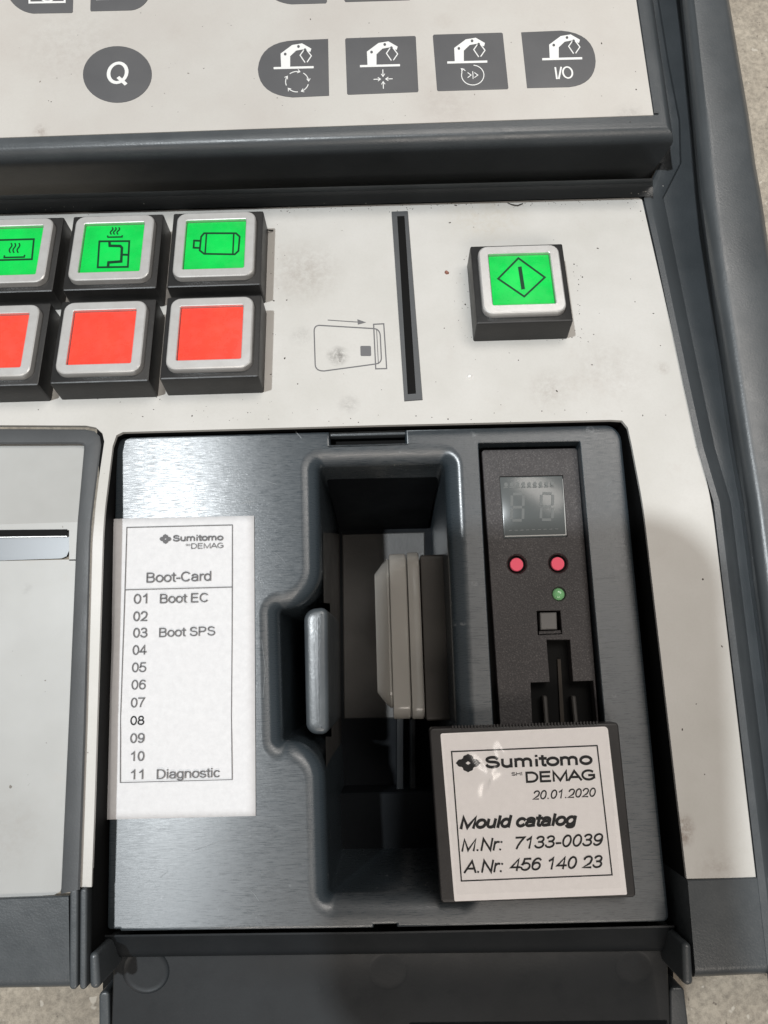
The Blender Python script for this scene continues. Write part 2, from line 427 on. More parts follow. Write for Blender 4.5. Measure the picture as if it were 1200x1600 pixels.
def dz(p, s, o): return [(q[0] / s + o[0], q[1] / s + o[1]) for q in p]   # crop coordinates -> photo coordinates

# ------------------------------------------------------------------ floor
mb = MB(); mb.face([(-900, -900, FLOOR_Z), (900, -900, FLOOR_Z), (900, 900, FLOOR_Z), (-900, 900, FLOOR_Z)])
tag(mb.build('floor', 'floor', smooth=0), kind='structure')

# ================================================================== the console
con = thing('control_console', ROOT, 'dark grey machine control console with pale button deck lying on concrete floor', 'control panel')

# ---- housing -----------------------------------------------------
hs = MB()
# keypad deck block with its rounded lip
kd = ccw([DK.at2(-120, -150), DK.at2(985, -150), DK.at2(1033, 189), DK.at2(-120, 226)])
kd = rnd(kd, [0, 0, 2.0, 0])
hs.stack(DK, kd, [(0, 0)] + arc(4.2, 0, 8, 90, 7) + [(4.1, -6), (3.4, -14), (3.2, -30)])
# rim standing round the keypad foil, with a hairline gap
def rim(mb, pl, path, wd, h0, hgt):
    a = [pl.at2(*p) for p in path]
    for i in range(len(a) - 1):
        d = (a[i + 1] - a[i]).normalized(); nrm = Vector((d.y, -d.x))
        mb.grid([[pl.to3(a[i] + nrm * o, h), pl.to3(a[i + 1] + nrm * o, h)] for o, h in ((0, h0), (.05, hgt), (wd * .8, hgt), (wd, h0))])
        for e_ in (a[i], a[i + 1]): mb.face([pl.to3(e_ + nrm * o, h) for o, h in ((0, h0), (.05, hgt), (wd * .8, hgt), (wd, h0))])
rim(hs, DK, [(1021.2, 179), (973, -150)], 1.6, -.2, .55)
# base under the push button deck, ledge and fillet below the wall
def brow(v, h): return [DB.at(u, v + (510 - u) * .026, h) for u in range(-120, 1060, 60)]
hs.grid([brow(345, -1.2), brow(321, -.9), brow(320, .55), brow(312, .65), brow(305, 1.0), brow(300, 2.2), brow(297, 4.5), brow(292, 9)])
# right side: border, channel, ridge, outer rim (photo columns measured row by row)
st = [  # v, edge, border, channel in, channel out, ridge in, ridge out, rim outer, z offsets
    (-120, 976, 994, 1008, 1040, 1058, 1072, 1118),
    (0, 994, 1013, 1027, 1056, 1073, 1087, 1136),
    (100, 1009, 1028, 1043, 1066, 1083, 1098, 1153),
    (188, 1024, 1046, 1060, 1075, 1092, 1108, 1168),
    (255, 1030, 1045, 1062, 1081, 1098, 1115, 1177),
    (310, 1004, 1020, 1034, 1086, 1103, 1121, 1187),
    (400, 1024, 1040, 1052, 1098, 1115, 1133, 1200),
    (500, 1045, 1061, 1072, 1111, 1130, 1148, 1218),
    (600, 1066, 1082, 1093, 1125, 1145, 1163, 1236),
    (700, 1088, 1104, 1114, 1140, 1160, 1178, 1254),
    (785, 1113, 1129, 1139, 1155, 1174, 1192, 1268),
    (900, 1126, 1143, 1153, 1170, 1188, 1207, 1284),
    (1100, 1150, 1168, 1178, 1196, 1214, 1232, 1308),
    (1385, 1183, 1203, 1213, 1228, 1246, 1266, 1342),
    (1560, 1203, 1223, 1233, 1248, 1266, 1286, 1362)]
def chan(pl, v): return pl
rows = []
for v, e, b, c1, c2, r1, r2, o in st:
    pl = DK if v < 200 else (DB if v < 785 else DL)
    if 200 <= v < 300:
        pE = [DB.at(e, v, -.5), DB.at(b, v, -.5)]; z0 = DB.at(b, v).z - 1
    else:
        pE = [pl.at(e, v, -1.2), pl.at(e + 1.5, v, -1.0), pl.at(e + 2, v, .5), pl.at((e * .3 + b * .7), v, .7), pl.at(b, v, .1)]
        z0 = pE[-1].z
    zr = 1.5 if v < 250 else (1.5 + (v - 250) / 535 * 3.0 if v < 785 else 4.5)
    zc = -17 if v < 200 else (z0 - 3.0 if v < 785 else -5.0)
    if 200 <= v < 300: zc = -17 - (v - 188) / 122 * 4.5
    if v < 200: z0 = -18.5
    def px(u, z): return Plane((0, 0, z), (0, 1, 0)).at(u, v)
    if v < 200: pE = [px(e - 45 + k * 15, zc + .2 + .15 * k) for k in range(5)]
    if len(pE) == 2: pE = [pE[0]] * 2 + [pE[0].lerp(pE[1], .3), pE[0].lerp(pE[1], .6), pE[1]]
    rows.append(pE + [px(c1, zc + .8), px(c1 + 3, zc), px(c2, zc), px(c2 + 6, zc + 1.2), px(r1 - 7, zr - 3.4), px(r1 - 3, zr - 2.3), px(r1 + 1, zr - 1.5), px(r1 + 6, zr - .8), px(r1 + 11, zr - .35), px(r2 - 2, zr - .08), px(r2 + 3, zr),
                      px(o - 6, zr - .3), px(o - 1, zr - .9), px(o + 3, zr - 3.5), px(o - 6, -85)])
hs.grid(rows)
# bottom bands left and right
def bottom_band(tl, tr, br_, bl_, h, r):      # front rail: sharp at the deck, rounded over at its outer edge
    A, B, C_, D = (DL.at(*p) for p in (tl, tr, br_, bl_)); rws = []
    prof = [(0, -2), (0, h - .25), (.25, h)] + [(None, k) for k in range(8)]
    for t, k in prof:
        if t is not None: rws.append([A + (D - A).normalized() * t + Vector((0, 0, k)), B + (C_ - B).normalized() * t + Vector((0, 0, k))])
        else:
            an = R(90 * k / 7); o = r * (1 - math.sin(an)); z = h - r * (1 - math.cos(an))
            rws.append([D + (A - D).normalized() * o + Vector((0, 0, z)), C_ + (B - C_).normalized() * o + Vector((0, 0, z))])
    rws.append([D + Vector((0, .4, -70)), C_ + Vector((0, .4, -70))])
    hs.grid(rws)
    for i in (0, 1):
        e = [q[i] for q in rws]; m_ = (e[0] + e[-1]) / 2; m_.y = e[0].y
        hs.face(e + [Vector((e[0].x, e[0].y, -70))])
bottom_band((-120, 1408), (108, 1399), (110, 1546), (-120, 1550), .35, 2.4)
bottom_band((1073.5, 1374.5), (1290, 1366), (1305, 1522), (1087, 1532), .35, 2.8)
# ribs beside the door frame
for a, b_ in ((110, 123), (126, 137)):
    q = quad2(DL, [(a + 1, 1387), (b_ + 1, 1386), (b_, 1544), (a, 1545)])
    hs.stack(DL, rnd(offset(q, -.5), .5), [(0, .8)] + arc(.5, .8, 10, 90, 3) + [(.5, -60)])
# walls of the opening below the decks
op = [(143, 1500), (147, 1276), (161, 814.2), (176, 697), (182, 680), (192, 675), (600, 664), (955, 656), (972, 657), (981, 668), (987, 695), (1006, 790), (1039, 1080), (1072, 1372), (1086, 1500)]
def vf(u): return 800 + (640 - u) * .0297       # where the fold between the two decks shows
def dk(u, v, h=0): return (DB if v < vf(u) else DL).at(u, v, h)
housing = part(hs, 'housing', 'housing', con)
ow = MB(); ow.grid([[dk(u, v, -.6) for u, v in op], [dk(u, v, -.6) - Vector((0, 0, 32)) for u, v in op]])
part(ow, 'opening_wall', 'black', con, 40)

# ---- push button deck sheet --------------------------------------
pm = MB()
FB = 5.0                                      # the sheet is bent over 10 mm
def fold_px(pa, pb, pl):                      # point of an edge where the bend begins
    A = pl.at(*pa); B = pl.at(*pb); y = YF + (FB * math.cos(R(10)) if pl is DB else -FB)
    return A.lerp(B, (y - A.y) / (B.y - A.y))
ob = [(176, 697), (182, 680), (192, 675), (600, 664), (955, 656), (972, 657), (981, 668), (987, 695)]
top = [(1003, 312), (998, 309), (400, 325), (-60, 336)]
lft = [(-60, 664), (135, 665), (150, 668), (160, 677), (163, 690)]
eB = {'a': fold_px((163, 690), (144.5, 814.7), DB), 'b': fold_px((176, 697), (161.5, 814.2), DB), 'c': fold_px((987, 695), (1005, 789.2), DB), 'd': fold_px((1003, 312), (1112, 786), DB)}
eL = {'a': fold_px((144.5, 814.7), (124, 1386), DL), 'b': fold_px((161.5, 814.2), (147, 1276), DL), 'c': fold_px((1005, 789.2), (1073, 1373), DL), 'd': fold_px((1112, 786), (1126, 900), DL)}
poly = [DB.at2(*p) for p in lft] + [DB.to2(eB['a']), DB.to2(eB['b'])] + [DB.at2(*p) for p in ob] + [DB.to2(eB['c']), DB.to2(eB['d'])] + [DB.at2(*p) for p in top]
def bend(i, j):
    rws = []
    for k in range(9):
        t = k / 8; r = []
        for e in (i, j):
            c = (eB[e] + eL[e]) / 2; c = Vector((c.x, YF, 0)); r.append(eB[e] * (1 - t) ** 2 + c * 2 * t * (1 - t) + eL[e] * t * t)
        rws.append([r[0] - Vector((0, 0, 1)), r[0], r[1], r[1] - Vector((0, 0, 1))])
    pm.grid(rws)
bend('a', 'b'); bend('c', 'd')
pm.tess(poly, [], lambda q: DB.to3(q, 0))
lo = [DB.to3(q, 0) for q in poly]
pm.grid([lo + [lo[0]], [p - DB.n * 1.0 for p in lo + [lo[0]]]])
def strip(mb, a, thick=1.0):
    q = [p if isinstance(p, Vector) else DL.at(*p) for p in a]; mb.face(q); mb.grid([q + [q[0]], [p - DL.n * thick for p in q + [q[0]]]])
strip(pm, [eL['c'], eL['d'], (1126, 900), (1181, 1371), (1073, 1373), (1039, 1080)])
strip(pm, [eL['a'], eL['b'], (147, 1276), (143, 1386), (124, 1386)])
panel = part(pm, 'button_panel', 'panel', con, 0, 'pale grey button deck, stained and folded across the middle')

# ---- keypad foil and keys ----------------------------------------
km = MB()
kf = rnd(ccw([DK.at2(-120, -150), DK.at2(971, -150), DK.at2(1020.5, 180.5), DK.at2(-120, 220)]), [0, 0, 1.0, 0])
km.stack(DK, kf, [(0, .2), (.05, -.1)])
foil = part(km, 'keypad_foil', 'keypad', con, 20, 'pale warm grey keypad foil above the ridge')

S2, O2 = 1.935, (380, 0)
def bez(pts, n=8):                           # closed outline: corner list where ('c',x,y) marks curve control
    out = []; i = 0
    while i < len(pts):
        p = pts[i]
        if p[0] == 'c':
            a = Vector(out[-1]); c = Vector(p[1:]); b = Vector(pts[(i + 1) % len(pts)])
            for k in range(1, n):
                t = k / n; q = a * (1 - t) ** 2 + c * 2 * t * (1 - t) + b * t * t; out.append((q.x, q.y))
        else: out.append(p)
        i += 1
    return out
def key(outline, label):
    m = MB(); lp = ccw([DK.at2(u, v, .2) for u, v in outline])
    m.stack(DK, lp, [(-.25, .34), (-.05, .30), (0, .18)])
    return part(m, 'key', 'key', con, 30, label)
def robot(ink, dx, dy):
    def t(p): return [((x + dx) / S2 + O2[0], (y + dy) / S2 + O2[1]) for x, y in p]
    ink.line(t([(92, 206), (213, 203)]), 3.4)
    ink.fill(t([(115, 206), (113, 162), (148, 136), (178, 131), (206, 147), (203, 157), (182, 149), (160, 153), (142, 170), (142, 206)]))
    ink.line(t([(184, 150), (172, 167), (187, 189)]), 1.6)
    ink.line(t([(193, 152), (206, 169), (193, 188)]), 1.6)
    return t
def key_ink(k, fn, holes=None):
    ink = Ink(DK, .36); fn(ink); part(ink.mb, 'symbol', 'white', k, 0)
    if holes:
        i2 = Ink(DK, .46)
        for c in holes: i2.dot(c, 2.1, n=12)
        part(i2.mb, 'joint_mark', 'key', k, 0)
def arrowhead(ink, p, a, s):
    d = Vector((math.cos(a), math.sin(a))); n_ = Vector((-d.y, d.x)); p = Vector(p)
    ink.line([tuple(p - d * s + n_ * s * .7), tuple(p), tuple(p - d * s - n_ * s * .7)], 1.1)
kd_ = [(0, 0), (261, -6), (525, -17), (812, -27)]
k1 = key(dz(bez([(257, 118), (260, 290), (150, 295), ('c', 48, 288), (44, 210), ('c', 50, 126), (160, 122)]), S2, O2), 'dark grey key with robot arm over circling arrows')
k2 = key(dz([(311, 116), (518, 109), (522, 112), (530, 275), (527, 279), (318, 287), (314, 284), (308, 120)], S2, O2), 'dark grey key with robot arm over four arrows pointing inwards')
k3 = key(dz([(576, 105), (781, 99), (785, 102), (802, 266), (799, 270), (590, 276), (586, 273), (573, 109)], S2, O2), 'dark grey key with robot arm over circle arrow')
k4 = key(dz(bez([(840, 98), (960, 93), ('c', 1062, 100), (1066, 185), ('c', 1064, 256), (985, 264), (858, 267)]), S2, O2), 'dark grey key with robot arm over the letters I/0')
def f1(ink):
    robot(ink, 0, 0); c = Vector((163 / S2 + 380, 247 / S2))
    for k in range(5):
        a0 = 2 * math.pi * k / 5 + .25; pts = [(c.x + 18 * math.cos(a0 + .95 * t / 6), c.y + 16 * math.sin(a0 + .95 * t / 6)) for t in range(7)]
        ink.line(pts, 1.3); arrowhead(ink, pts[-1], a0 + .95 + math.pi / 2, 4)
def f2(ink):
    robot(ink, *kd_[1]); c = Vector((423 / S2 + 380, 239 / S2))
    for k in range(4):
        a = k * math.pi / 2 - .03; d = Vector((math.cos(a), math.sin(a)))
        ink.line([tuple(c + d * 15), tuple(c + d * 4)], 1.3); arrowhead(ink, c + d * 4, a + math.pi, 4.2)
def f3(ink):
    robot(ink, *kd_[2]); c = Vector((694 / S2 + 380, 227 / S2))
    pts = [(c.x + 17.5 * math.cos(a), c.y + 15.5 * math.sin(a)) for a in [-1.5 + 4.95 * t / 24 for t in range(25)]]
    ink.line(pts, 1.3); ink.line([(c.x - 16, c.y - 6), (c.x - 18, c.y - 10), (c.x - 13, c.y - 9)], 1.2)
    arrowhead(ink, (c.x - 16, c.y - 10), -1.9, 4.5)
    ink.line([(c.x, c.y - 6), (c.x + .6, c.y + 6)], 1.2)
    ink.line([(c.x - 8, c.y - 4), (c.x - 2.5, c.y), (c.x - 8, c.y + 4)], 1.2); ink.line([(c.x + 2.5, c.y - 4), (c.x + 8, c.y), (c.x + 2.5, c.y + 4)], 1.2)
def f4(ink):
    robot(ink, *kd_[3]); ink.text('I/O', (869, 124), (897, 122.5), (869, 104.5), .11)
for k, f, d in zip((k1, k2, k3, k4), (f1, f2, f3, f4), kd_):
    key_ink(k, f, [((x + d[0]) / S2 + O2[0], (y + d[1]) / S2 + O2[1]) for x, y in ((127, 163), (167, 140), (187, 150))])
kq = key([(183.5 + 54 * math.cos(a), 116.5 + 44.3 * math.sin(a)) for a in [2 * math.pi * i / 48 for i in range(48)]], 'round dark grey key with the letter Q')
key_ink(kq, lambda i: i.text('Q', (165, 131.5), (199, 131), (165, 96.5), .13))
ka = key(bez([(116, -60), (114, 19), (112, 20.5), (52, 21.5), ('c', 22, 18), (8, -14), (4, -60)]), 'half round dark grey key cut off at upper left corner')
key_ink(ka, lambda i: (i.line([(46, -20), (46, 4), (101, 3), (101, -20)], 3, False), i.dot((74, -8), 12, 10, ring=2.4)))
kb = key(bez([(143, -60), (141, 15), (142, 18), (205, 16.5), ('c', 228, 14), (238, -14), (240, -60)]), 'half round dark grey key beside the cut off one')
key_ink(kb, lambda i: i.line([(150, -2), (178, -3)], 4))
key(bez([(510, -60), (511, 3), (509, 5.5), (455, 7), ('c', 428, 4), (414, -14), (408, -60)]), 'half round dark grey key at the top middle')
key(bez([(534, -60), (538, 1), (540, 3.5), (640, .5), (642, -3), (638, -60)]), 'square dark grey key at the top middle')

# ---- push buttons -------------------------------------------------
PW, PH = 25.8, 8.0                           # housing width and height
class Loc(Plane):
    pass
PL0 = Plane((0, 0, 0), (0, 1, 0))
def sq(wd, r=0.0, n=5): a = wd / 2; return rnd([Vector((-a, -a)), Vector((a, -a)), Vector((a, a)), Vector((-a, a))], r, n)
hb = MB()
hb.stack(PL0, sq(PW, .5), [(-.45, PH), (-.12, PH - .15), (0, PH - .5), (.15, -.3)], top=True)
bzm = MB()
lo_, li_ = sq(22.3, 2.7), sq(16.8, .35)
rws = [(lo_, -.0, PH - .7), (lo_, 0, PH + 1.3), (lo_, -.12, PH + 1.7), (lo_, -.4, PH + 1.9), (li_, .25, PH + 1.92), (li_, .06, PH + 1.8), (li_, 0, PH + .7)]
ids = [bzm.add([PL0.to3(q, h) for q in (offset(l, o) if o else l)]) for l, o, h in rws]
for a, b in zip(ids, ids[1:]):
    for i in range(len(a)): bzm.f.append([a[i], a[(i + 1) % len(a)], b[(i + 1) % len(a)], b[i]])
lnm = MB(); lnm.stack(PL0, sq(16.75, .35), [(-.3, PH + 1.05), (-.1, PH + 1.0), (0, PH + .6)])
def frame_at(u, v, yaw=0.0):
    p = DB.at(u, v, PH + 1.8); p = p - DB.n * (PH + 1.8)
    m = Matrix((( *DB.ex, ), ( *DB.ey, ), ( *DB.n, ))).transposed().to_4x4()
    m = m @ Matrix.Rotation(yaw, 4, 'Z')
    m.translation = p * MM - ROOT * MM
    return m
proto = hb.build('push_button', 'button', con, 30, frame=frame_at(815, 435)); 
pbz = bzm.build('bezel', 'bezel', proto, 30, frame=Matrix()); pls = lnm.build('lens', 'green', proto, 30, frame=Matrix())
red_mesh = pls.data.copy(); red_mesh.materials.clear(); red_mesh.materials.append(M['red'])
tag(proto, 'start push button standing alone, green lens with diamond and bar')
spots = [(335.4, 380.9, 'green', 'green push button with motor symbol'), (174.6, 385.9, 'green', 'green push button with heated mould symbol'),
         (14.5, 391, 'green', 'green push button with heating symbol, cut by the photo edge'),
         (328.5, 518.9, 'red', 'red push button under the motor button'), (159, 525.6, 'red', 'red push button under the mould button'),
         (-11, 532, 'red', 'red push button cut by the photo edge')]
btn = {0: proto}; frames = {0: frame_at(815, 435)}
for i, (u, v, c, lab) in enumerate(spots):
    o = proto.copy(); col.objects.link(o); o.parent = con; o.matrix_local = frame_at(u, v); o['label'] = lab
    for ch in (pbz, pls):
        d = ch.copy(); col.objects.link(d); d.parent = o
        if ch is pls and c == 'red': d.data = red_mesh
    btn[i + 1] = o; frames[i + 1] = frame_at(u, v)
def sym(parent, fr_, fn):
    ink = Ink(DB, PH + 1.07); fn(ink)
    o = ink.mb.build('symbol', 'symbol', None, 0)
    o.parent = parent
    inv = (Matrix.Translation(ROOT * MM) @ fr_).inverted()
    o.data.transform(inv); o.location = (0, 0, 0)
S3, O3 = 2.609, (0, 300); S4, O4 = 2.4, (440, 300)
def z3(*p): return dz(p, S3, O3)
def z4(*p): return dz(p, S4, O4)
def s0(k):
    k.line(z4((888, 248), (987, 320), (910, 392), (812, 325)), 2.9, True); k.line(z4((893, 280), (906, 365)), 5.8)
def s1(k):
    k.line(z3((832, 168), (962, 168), (977, 182), (972, 240), (957, 254), (832, 252), (814, 238), (820, 182)), 2.8, True)
    k.line(z3((842, 168), (836, 252)), 2.5); k.line(z3((953, 168), (949, 254)), 2.5)
    k.line(z3((818, 199), (791, 198), (789, 227), (815, 228)), 2.8)
def waves(k, xs, y0, y1):
    for x in xs:
        k.line(z3(*[(x + 4.5 * math.sin(t / 8 * 6.6) - 4 * t / 8, y0 + (y1 - y0) * t / 8) for t in range(9)]), 2.1)
def s2(k):
    waves(k, (457, 470, 484), 144, 173); k.line(z3((438, 177), (440, 184), (497, 183), (499, 176)), 2.2)
    k.line(z3((405, 201), (527, 200), (521, 305), (398, 307)), 2.8, True)
    k.line(z3((446, 202), (447, 219), (490, 220), (497, 227), (494, 283), (442, 287), (440, 306)), 4.0)
    k.line(z3((496, 255), (524, 256)), 3.0)
def s3(k):
    k.line(z3((-40, 197), (138, 192), (130, 274), (-46, 279)), 2.8, True)
    waves(k, (45, 60, 77), 208, 248); k.line(z3((18, 258), (17, 267), (98, 265), (101, 256)), 2.4)
for i, f in enumerate((s0, s1, s2, s3)): sym(btn[i], frames[i], f)

# ---- card slot and printed card diagram ---------------------------
cs = MB()
so = quad2(DB, [(612, 332), (637, 331), (660, 625), (632, 627)]); si = quad2(DB, [(620.5, 339), (632, 338.5), (650, 616), (637, 617)])
cs.tess(so, [si], lambda q: DB.to3(q, .35))
cs.stack(DB, so, [(0, .35), (.1, -.3)], top=False); cs.stack(DB, si, [(0, .35), (-.02, -6)], top=False)
slot = part(cs, 'card_slot', 'frame', con, 20, 'dark grey framed vertical card slot')
sb = MB(); sb.stack(DB, si, [(-.02, .08), (0, -.2)]); part(sb, 'slot_mouth', 'black', slot, 0)
ck = Ink(DB, .03)
ck.line(dz(bez([(122, 522), ('c', 122, 500), (142, 500), (345, 512), ('c', 368, 514), (370, 538), (374, 622), ('c', 374, 642), (352, 645), (160, 671), ('c', 128, 672), (126, 648)], 6), S4, O4), 1.9, True)
ck.line(z4((345, 496), (383, 494), (394, 662), (353, 663)), 1.9, True)
ck.line(z4((356, 512), (363, 645)), 1.2)
ck.fill(z4((298, 577), (332, 577), (335, 580), (336, 612), (333, 615), (299, 615), (296, 612), (295, 580)))
ck.line(z4((173, 480), (290, 488)), 1.3); ck.fill(z4((284, 477), (317, 489), (286, 497)))
part(ck.mb, 'printed_diagram', 'print', con, 0, 'grey printed outline of a card with arrow pointing right')

# ---- left door with frame -----------------------------------------
fr = MB()
def band(mb, path_o, path_i, ho, hi, pls):
    n = len(path_o); rws = [[], [], [], [], [], []]
    for (a, b, p) in zip(path_o, path_i, pls):
        A = Vector(a); B = Vector(b)
        rws[0].append(p.at(*A, -1.5)); rws[1].append(p.at(*A, ho * .7)); rws[2].append(p.at(*A.lerp(B, .12), ho)); rws[3].append(p.at(*A.lerp(B, .85), ho)); rws[4].append(p.at(*A.lerp(B, .97), ho * .6)); rws[5].append(p.at(*B, -1.5))
    mb.grid(rws)
po = [(-60, 670), (133, 671), (148, 674), (156, 682), (158, 695), (143.5, 814.7), (141.5, 850), (134, 1130), (125, 1390)]
pi_ = [(-60, 695), (118, 694), (127, 694.5), (131, 697), (131, 702), (121, 815.4), (119, 850), (108, 1110), (95, 1397)]
band(fr, po, pi_, 1.1, 0, [DB] * 6 + [DL] * 3)
door = part(fr, 'door_frame', 'frame', con, 40)
dm = MB()
dp = [(-60, 693), (119, 692), (127, 693), (133, 697), (133, 703), (122, 815.3)]
q = [DB.at(*p, -.7) for p in dp] + [DB.at(-60, 820.7, -.7)]
dm.face(q)
def lowdoor(a): dm.face([DL.at(*p, -.7) for p in a])
lowdoor([(-60, 820.8), (122, 815.4), (121, 828), (-60, 831)])
lowdoor([(108, 828.2), (121, 828), (119, 876), (108, 876)])
lowdoor([(-60, 878), (119, 874), (97, 1386), (94, 1393), (85, 1398), (-60, 1408)])
drm = part(dm, 'door_panel', 'door', door, 20)
# drive slot in the door
ds = MB()
sl = rnd(quad2(DL, [(-60, 830), (105, 828), (107, 868), (-60, 877)], -.7), [0, 1.5, 0, 0])
lp = [DL.at(-60, 829, -.7), DL.at(105.5, 828, -.7), DL.at(108, 829, -.7), DL.at(108, 860, -.7), DL.at(104, 869, -.7), DL.at(96, 872.5, -.7), DL.at(-60, 878, -.7)]
dn = [p - DL.n * 1.1 for p in lp]
ds.grid([lp, dn]); ds.face(dn)
o_ = part(ds, 'drive_slot', 'satin', door, 20, 'satin metal drive slot sunk in the pale door')
gm = MB(); gm.grid([[DL.at(-60, 828.5, -.55), DL.at(105, 827, -.55)], [DL.at(-60, 838.5, -.6), DL.at(105, 836.5, -.6)]]); gm.face([DL.at(-60, 828.5, -.6), DL.at(105, 827, -.6), DL.at(105, 836, -.6), DL.at(-60, 838, -.6)])
part(gm, 'slot_gap', 'black', door, 0)
gm = MB(); gm.stack(DL, quad2(DL, [(-60, 838.6), (104.5, 836.6), (104.5, 838.6), (-60, 840.6)], -1.2), [(-.02, -1.25), (0, -1.75)]); part(gm, 'slot_lip', 'bezel', door, 0)

# ---- sunken cover plate with pocket --------------------------------
pt = MB()
outer = [(184, 686), (512, 676.5), (513, 697.5), (637, 694.5), (636, 673), (967, 665), (1043, 1437), (623, 1446), (622, 1441), (582, 1442), (581, 1447), (190, 1452), (188, 1449), (170, 1450)]
ol = rnd([DC.at2(*p) for p in outer], [2.4, 0, .3, .3, 0, 4.2, 1.0, 0, .35, .35, 0, 0, 0, .5])
pk = [(470, 700), (721, 693), (756, 1432), (484, 1436), (478, 1188), (412, 1190), (406, 926), (474, 921)]
pkl = rnd(ccw([DC.at2(*p) for p in pk]), 6.0, 8)
mh = rnd(quad2(DC, [(746, 691), (907, 688), (950, 1170), (772, 1176)]), [.6, .6, .6, .6], 3)
pt.tess(offset(ccw(ol), -.3), [offset(pkl, .4), offset(ccw(mh), .4)], lambda q: DC.to3(q, 0))
pt.stack(DC, ol, [(-.3, 0), (0, 0), (.25, -.12), (.5, -.6), (.6, -30)], top=False)
RR = 4.6; DEP = 62.0
pt.stack(DC, pkl, [(.4, 0)] + [(-RR * (1 - math.cos(R(a))) if False else -RR * math.sin(R(a)), -RR * (1 - math.cos(R(a)))) for a in (0, 12, 24, 36, 48, 60, 72, 82, 90)] + [(-RR - .2, -14), (-RR - .6, -36), (-RR - .9, -DEP)], top=False, bottom=True)
pt.stack(DC, mh, [(.4, 0), (0, 0), (-.2, -.15), (-.25, -9)], top=False)
plate = part(pt, 'cover_plate', 'plate', con, 35, 'dark grey cover plate rubbed with fine scratches, with deep pocket')
# shallow floor step at the lower end of the pocket, seams, bar
def zp(z): return Plane(DC.o + DC.n * z, DC.ey)
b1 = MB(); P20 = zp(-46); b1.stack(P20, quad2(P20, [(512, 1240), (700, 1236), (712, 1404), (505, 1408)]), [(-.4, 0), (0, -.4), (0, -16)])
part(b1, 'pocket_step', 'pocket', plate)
b2 = MB(); P12 = zp(-9)
b2.stack(P12, rnd(offset(quad2(P12, [(474, 952), (512, 948), (514, 1148), (478, 1148)]), -1.6), [1.6, .3, .3, 2.0]), [(-1.0, .12), (-.5, .08)] + arc(1.6, .05, 15, 90, 6) + [(1.7, -50)])
part(b2, 'finger_ledge', 'ledge', plate)
b3 = MB()
for u0, u1, v0, v1 in ((619, 631, 1122, 1238), (640, 650, 1122, 1238)):
    P = zp(-52); b3.stack(P, quad2(P, [(u0, v0), (u1, v0), (u1, v1), (u0, v1)]), [(-.3, 0), (0, -.3), (0, -10)])
part(b3, 'guide_rail', 'flap', plate)
P = zp(-DEP + .6)
b4 = MB(); b4.stack(P, quad2(P, [(534, 834), (664, 831), (668, 1122), (537, 1124)]), [(-.5, .5), (0, 0), (0, -.4)]); part(b4, 'pocket_floor', 'pocket_lit', plate)  # lit stretch of the floor, its light painted in by the lighter material
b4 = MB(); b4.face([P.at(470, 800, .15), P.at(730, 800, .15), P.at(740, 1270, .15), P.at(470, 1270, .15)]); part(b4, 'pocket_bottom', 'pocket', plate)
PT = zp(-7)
b4 = MB(); b4.grid([[PT.at(505, 728), PT.at(690, 722)], [P.at(531, 829), P.at(668, 826)]]); part(b4, 'pocket_end_shade', 'pocket', plate)  # black sheet before the upper wall, paints the shade there
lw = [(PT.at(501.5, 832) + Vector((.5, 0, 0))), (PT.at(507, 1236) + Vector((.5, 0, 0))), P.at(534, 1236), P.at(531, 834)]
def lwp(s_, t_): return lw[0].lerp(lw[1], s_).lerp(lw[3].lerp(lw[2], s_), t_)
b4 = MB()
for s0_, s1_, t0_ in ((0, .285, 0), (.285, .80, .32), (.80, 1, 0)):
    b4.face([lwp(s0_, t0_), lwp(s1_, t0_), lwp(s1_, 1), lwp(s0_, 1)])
part(b4, 'pocket_side_lit', 'pocket_lit', plate, 0)  # added lighter sheet, paints the light on the left wall
# socket cap seen edge-on: tiers standing off the right wall
def tier(x0, x1, v0, v1, z0, z1, cham, mat, name, parent=plate, lead=.5):
    """prism along x: octagon outline in y/z"""
    P = zp((z0 + z1) / 2); xa = P.at(x0, (v0 + v1) / 2).x; xb = P.at(x1, (v0 + v1) / 2).x
    Pt = zp(z1); yt = Pt.at((x0 + x1) / 2, v0).y; yb = Pt.at((x0 + x1) / 2, v1).y
    zc0 = DC.o.z + z0; zc1 = DC.o.z + z1
    X = Plane((xa, 0, 0), (0, 0, 1), (0, 1, 0))      # ex = y, ey = z, normal = +x
    lp = rnd([Vector((yb, zc0)), Vector((yt, zc0)), Vector((yt, zc1)), Vector((yb, zc1))], [cham] * 4, 5)
    m = MB(); wd = xb - xa
    m.stack(X, lp, [(-lead, 0), (-lead * .3, .12 if lead < 1 else wd * .5), (0, .5 if lead < 1 else wd * .8), (0, wd - .4), (-.4, wd)], True, True)
    return part(m, name, mat, parent, 30)
cap = tier(611, 637, 862, 1125, -44, -20, 4.6, 'haze_plastic', 'socket_cap')
cap_b = tier(638, 656, 860, 1125, -46, -19, 4.0, 'haze_plastic', 'socket_cap_flange')
tier(588, 612, 870, 1108, -42, -22, 6.0, 'haze_plastic', 'socket_cap_nose', lead=4.2)
tier(657, 705, 866, 1126, -56, -18.5, 1.0, 'socket', 'socket_body')
sk = Ink(DC, .01)
